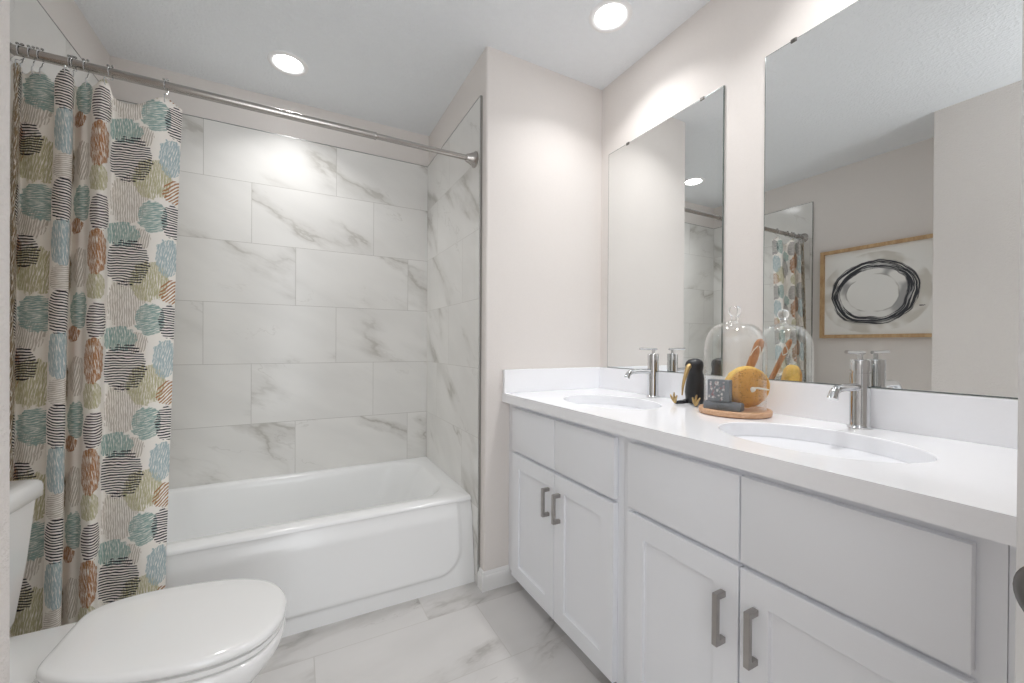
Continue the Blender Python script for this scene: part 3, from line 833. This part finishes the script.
so = obj('signature', bm, M_BLACK, art, smooth=60); so['label'] = 'small dark signature squiggle'

# ------------------------------------------------------------------ tray, cloche and what it covers
CX, CY = 1.262, 0.820
TR = 0.106
tray = thing('wooden_tray', 'round pale wooden tray under the glass cloche on the countertop', 'tray', (CX, CY, ZC))
bm = bmesh.new()
lathe(bm, [(0.002, 0.001), (TR-0.006, 0.001), (TR-0.002, 0.003), (TR, 0.008), (TR, 0.016), (TR-0.003, 0.0195), (TR-0.008, 0.020), (TR-0.011, 0.0185), (TR-0.012, 0.016), (0.002, 0.016)], (CX, CY, ZC), 72)
obj('disc', bm, M_TRAY, tray, smooth=40)
ZT = ZC+0.0165
cl = thing('glass_cloche', 'clear glass cloche dome with a knob handle covering bath accessories', 'cloche', (CX, CY, ZT))
bm = bmesh.new()
RC = 0.090
prof = [(RC, 0.0005), (RC+0.0015, 0.004), (RC, 0.008), (RC, 0.10), (RC, 0.200)]
for k in range(1, 10):
    a = math.radians(10*k); prof.append((RC-0.066+0.066*math.cos(a), 0.200+0.082*math.sin(a)))
prof += [(0.018, 0.2865), (0.010, 0.2890), (0.001, 0.2895)]
lathe(bm, prof, (CX, CY, ZT), 64, cap=False)
g = obj('dome', bm, M_GLASS, cl, smooth=60)
sol = g.modifiers.new('wall', 'SOLIDIFY'); sol.thickness = 0.003; sol.offset = -1
bm = bmesh.new()
lathe(bm, [(0.011, 0.2885), (0.0095, 0.296), (0.0115, 0.302), (0.0165, 0.309), (0.0185, 0.318), (0.0175, 0.327), (0.012, 0.334), (0.001, 0.3365)], (CX, CY, ZT), 32)
g = obj('knob', bm, M_GLASS_SOLID, cl, smooth=60)

# direction from the tray towards the viewer side of the counter
vd = Vector((-CX, -CY, 0)).normalized(); vr = Vector((vd.y*-1, vd.x, 0))   # vr: to the right as seen from the entry
if vr.dot(RT) < 0: vr = -vr
def loc2(a, b_, z): return Vector((CX, CY, ZT)) + vr*a + vd*b_ + Vector((0, 0, z))
def oriented(bm, right, fwd):
    up = Vector((0, 0, 1))
    bm.transform(Matrix((right, fwd, up)).transposed().to_4x4())
# pumice-like soap slab
yaw = math.radians(16)
r2 = (vr*math.cos(yaw)+vd*math.sin(yaw)); f2 = (vd*math.cos(yaw)-vr*math.sin(yaw))
bm = newbox(-0.055, 0.055, -0.022, 0.022, 0.0005, 0.027, bev=0.005, seg=3)
bmesh.ops.subdivide_edges(bm, edges=[e for e in bm.edges if e.calc_length() > 0.03], cuts=5, use_grid_fill=True)
for v in bm.verts:
    v.co += Vector((0, 0, 0.0012*math.sin(v.co.x*190)+0.0008*math.sin(v.co.y*310+v.co.x*90))) if v.co.z > 0.01 else Vector()
oriented(bm, r2, f2); bmesh.ops.translate(bm, verts=bm.verts[:], vec=loc2(-0.030, 0.052, 0.0))
so = obj('soap_bar', bm, M_SLATE, smooth=50); tag(so, 'long grey stone-like soap bar lying flat under the cloche, below the standing box', 'soap')
# small box standing upright on it
bx = thing('soap_box', 'small square grey carton with pale print standing on the soap bar', 'box', loc2(-0.042, 0.052, 0.0285))
bp = loc2(-0.042, 0.052, 0.0285)
bm = newbox(-0.031, 0.033, -0.015, 0.015, 0, 0.068, bev=0.0012)
oriented(bm, r2, f2); bmesh.ops.translate(bm, verts=bm.verts[:], vec=bp)
obj('carton', bm, M_BOXPAPER, bx)
bm = newbox(-0.028, 0.020, 0.0148, 0.0156, 0.002, 0.063)
oriented(bm, r2, f2); bmesh.ops.translate(bm, verts=bm.verts[:], vec=bp)
def label_mat():
    m, t, b = new_mat('printed_label')
    n = t.noise(t.vm('MULTIPLY', pos(t), (130, 130, 110)), 1.0, 2, 0.6)
    c = t.mix(t.ramp(n[0], 0.50, 0.60), c4(lin(128, 132, 138)), c4(lin(216, 210, 208)))
    c = t.mix(t.m('MULTIPLY', t.ramp(t.noise(t.vm('MULTIPLY', pos(t), (120, 120, 90)), 1.0, 2)[0], 0.58, 0.66), 0.75), c, c4(lin(156, 100, 108)))
    t.put(b.inputs['Base Color'], c); b.inputs['Roughness'].default_value = 0.7
    return m
lo = obj('printed_label', bm, label_mat(), bx); lo['label'] = 'mottled pale and pinkish print'

# round bath sponge with a cord loop
sp = thing('bath_sponge', 'round golden bath sponge with a white cord loop inside the cloche', 'sponge', loc2(0.028, 0.018, 0.0))
sn = (vd*0.88 + vr*0.36 - Vector((0, 0, 0.13))).normalized()
sc_ = loc2(0.036, 0.012, 0.0725)
q = sn.to_track_quat('Z', 'Y').to_matrix().to_4x4()
rr = random.Random(2)
def sponge_part(prof, name, mat, amp):
    bm = bmesh.new(); lathe(bm, prof, n=56)
    for v in bm.verts:
        p = v.co
        v.co += p.normalized()*amp*(math.sin(p.x*230+1)*math.sin(p.y*210+2)*math.sin(p.z*190+p.x*90))
    bm.transform(q); bmesh.ops.translate(bm, verts=bm.verts[:], vec=sc_)
    return obj(name, bm, mat, sp, smooth=70)
SR = 0.066
sponge_part([(0.001, 0.0215), (0.02, 0.0215), (0.042, 0.020), (0.052, 0.0165), (SR-0.004, 0.009), (SR-0.003, 0.0)], 'face', M_SPONGE, 0.0012)
l_ = sponge_part([(SR-0.004, 0.009), (SR, 0.004), (SR+0.001, -0.014), (SR-0.006, -0.024), (0.050, -0.029), (0.02, -0.031), (0.001, -0.031)], 'loofah_backing', M_LOOFAH, 0.002)
l_['label'] = 'coarse yellow backing'
# brush with a wooden handle leaning behind the sponge
b0 = Vector((1.327, 0.861, ZT+0.005)); b1 = Vector((1.3165, 0.766, 1.128))
br = thing('bath_brush', 'wooden brush handle with a white hanging string leaning inside the cloche', 'brush', b0)
ax = (b1-b0).normalized()
q3 = ax.to_track_quat('Z', 'Y').to_matrix()
L = (b1-b0).length
bm = bmesh.new()
prof = [(0.0, 0.012, 0.006), (0.02, 0.014, 0.007), (0.07, 0.013, 0.007), (0.12, 0.012, 0.0065), (L-0.05, 0.0135, 0.0065), (L-0.02, 0.0145, 0.0065), (L-0.006, 0.011, 0.0055), (L, 0.004, 0.003)]
wv_ = (vr - ax*vr.dot(ax)).normalized(); dv_ = ax.cross(wv_)
loft(bm, [[b0 + ax*h + wv_*(a*math.cos(2*math.pi*k/24)) + dv_*(c*math.sin(2*math.pi*k/24)) for k in range(24)] for h, a, c in prof])
obj('handle', bm, M_BRUSHW, br, smooth=60)
hp = b0+ax*(L-0.022)
bm = bmesh.new(); tube(bm, catmull([hp+dv_*0.008, hp+dv_*0.012+wv_*0.008, hp+wv_*0.017-ax*0.018, hp+wv_*0.010-ax*0.034+dv_*0.006, hp+dv_*0.010-ax*0.016, hp+dv_*0.008], 5), 0.0016, 8)
for kk in (-1, 1):
    tube(bm, catmull([hp-dv_*0.0, hp-dv_*0.008+wv_*0.004*kk-ax*0.004, hp-dv_*0.009+wv_*0.010*kk-ax*0.02, hp-dv_*0.010+wv_*0.012*kk-ax*0.038], 5), 0.0014, 8)
obj('hanging_string', bm, M_ROPE, br, smooth=60)
bm = bmesh.new()
fc = sc_ + sn*0.0225
k0 = sn.cross(Vector((0, 0, 1))).normalized()
if k0.dot(vr) < 0: k0 = -k0
bmesh.ops.create_uvsphere(bm, u_segments=16, v_segments=10, radius=0.0078, matrix=Matrix.Translation(fc + k0*0.006 + sn*0.003))
bmesh.ops.create_uvsphere(bm, u_segments=16, v_segments=10, radius=0.0045, matrix=Matrix.Translation(fc + k0*0.004 - Vector((0, 0, 0.005)) + sn*0.003))
upv = Vector((0, 0, 1))
tube(bm, catmull([fc+k0*0.006+sn*0.004, fc+k0*0.014+upv*0.005+sn*0.006, fc+k0*0.030+upv*0.003+sn*0.004, fc+k0*0.045+upv*0.000-sn*0.004, fc+k0*0.058-upv*0.004-sn*0.014, fc+k0*0.060-upv*0.001-sn*0.026, fc+k0*0.050+upv*0.010-sn*0.040], 6), 0.0032, 10)
obj('cord_loop', bm, M_ROPE, sp, smooth=60)

# ------------------------------------------------------------------ carved bird
BX, BY = 1.335, 1.020
bird = thing('bird_figurine', 'black carved sitting bird figurine with long gold beak and gold feet', 'figurine', (BX, BY, ZC))
bd = Vector((-1.0, -0.06, 0)).normalized(); bs = Vector((0, 0, 1)).cross(bd).normalized()
def bl(f, s, z): return Vector((BX, BY, ZC)) + bd*f + bs*s + Vector((0, 0, z))
bm = bmesh.new()
secs = [(0.001, 0.012, 0.010, 0.0), (0.004, 0.026, 0.026, 0.0), (0.018, 0.035, 0.036, 0.0), (0.045, 0.0375, 0.038, 0.001), (0.075, 0.0355, 0.034, 0.001), (0.100, 0.031, 0.029, 0.001), (0.118, 0.0265, 0.025, 0.003),
        (0.126, 0.0265, 0.026, 0.006), (0.136, 0.030, 0.031, 0.009), (0.148, 0.0315, 0.0335, 0.010), (0.160, 0.0285, 0.031, 0.009), (0.168, 0.021, 0.023, 0.007), (0.173, 0.008, 0.009, 0.005)]
loft(bm, [[bl(df+b_*math.cos(2*math.pi*k/32), a*math.sin(2*math.pi*k/32), z) for k in range(32)] for z, a, b_, df in secs])
obj('body', bm, M_BLACK, bird, smooth=60)
bm = bmesh.new()
pts = [bl(0.034, 0, 0.147), bl(0.048, 0, 0.139), bl(0.066, 0.002, 0.110), bl(0.082, 0.004, 0.075), bl(0.090, 0.006, 0.040)]
pp = catmull(pts, 5)
n_ = len(pp); tube(bm, pp, [0.0105 - 0.0080*(k/(n_-1))**1.1 for k in range(n_)], 16)
o = obj('beak', bm, M_GOLD, bird, smooth=60); o['label'] = 'long gold beak pointing down'
for s in (-1, 1):
    bm = bmesh.new(); tube(bm, catmull([bl(0.018, s*0.020, 0.012), bl(0.040, s*0.030, 0.008), bl(0.062, s*0.043, 0.006)], 4), [0.010, 0.009, 0.0085, 0.008, 0.0075, 0.007, 0.0065, 0.006, 0.0055], 12)
    obj('leg', bm, M_BLACK, bird, smooth=60)
    bm = bmesh.new()
    heel = bl(0.062, s*0.043, 0.0045)
    for k, (ds, df, dz) in enumerate(((-0.014, 0.010, 0.030), (0.001, 0.006, 0.040), (0.016, 0.010, 0.030))):
        tip = heel + bs*(ds*1.0+s*0.004) + bd*df*0.6 + Vector((0, 0, dz))
        tube(bm, catmull([heel, heel.lerp(tip, 0.5)+bd*0.003, tip], 4), [0.0045, 0.0046, 0.0046, 0.0045, 0.0043, 0.004, 0.0036, 0.003, 0.0018], 10)
    bmesh.ops.create_uvsphere(bm, u_segments=14, v_segments=8, radius=0.0062, matrix=Matrix.Translation(heel+Vector((0, 0, 0.003))))
    o = obj('foot', bm, M_GOLD, bird, smooth=60); o['label'] = 'gold three-toed foot turned up'
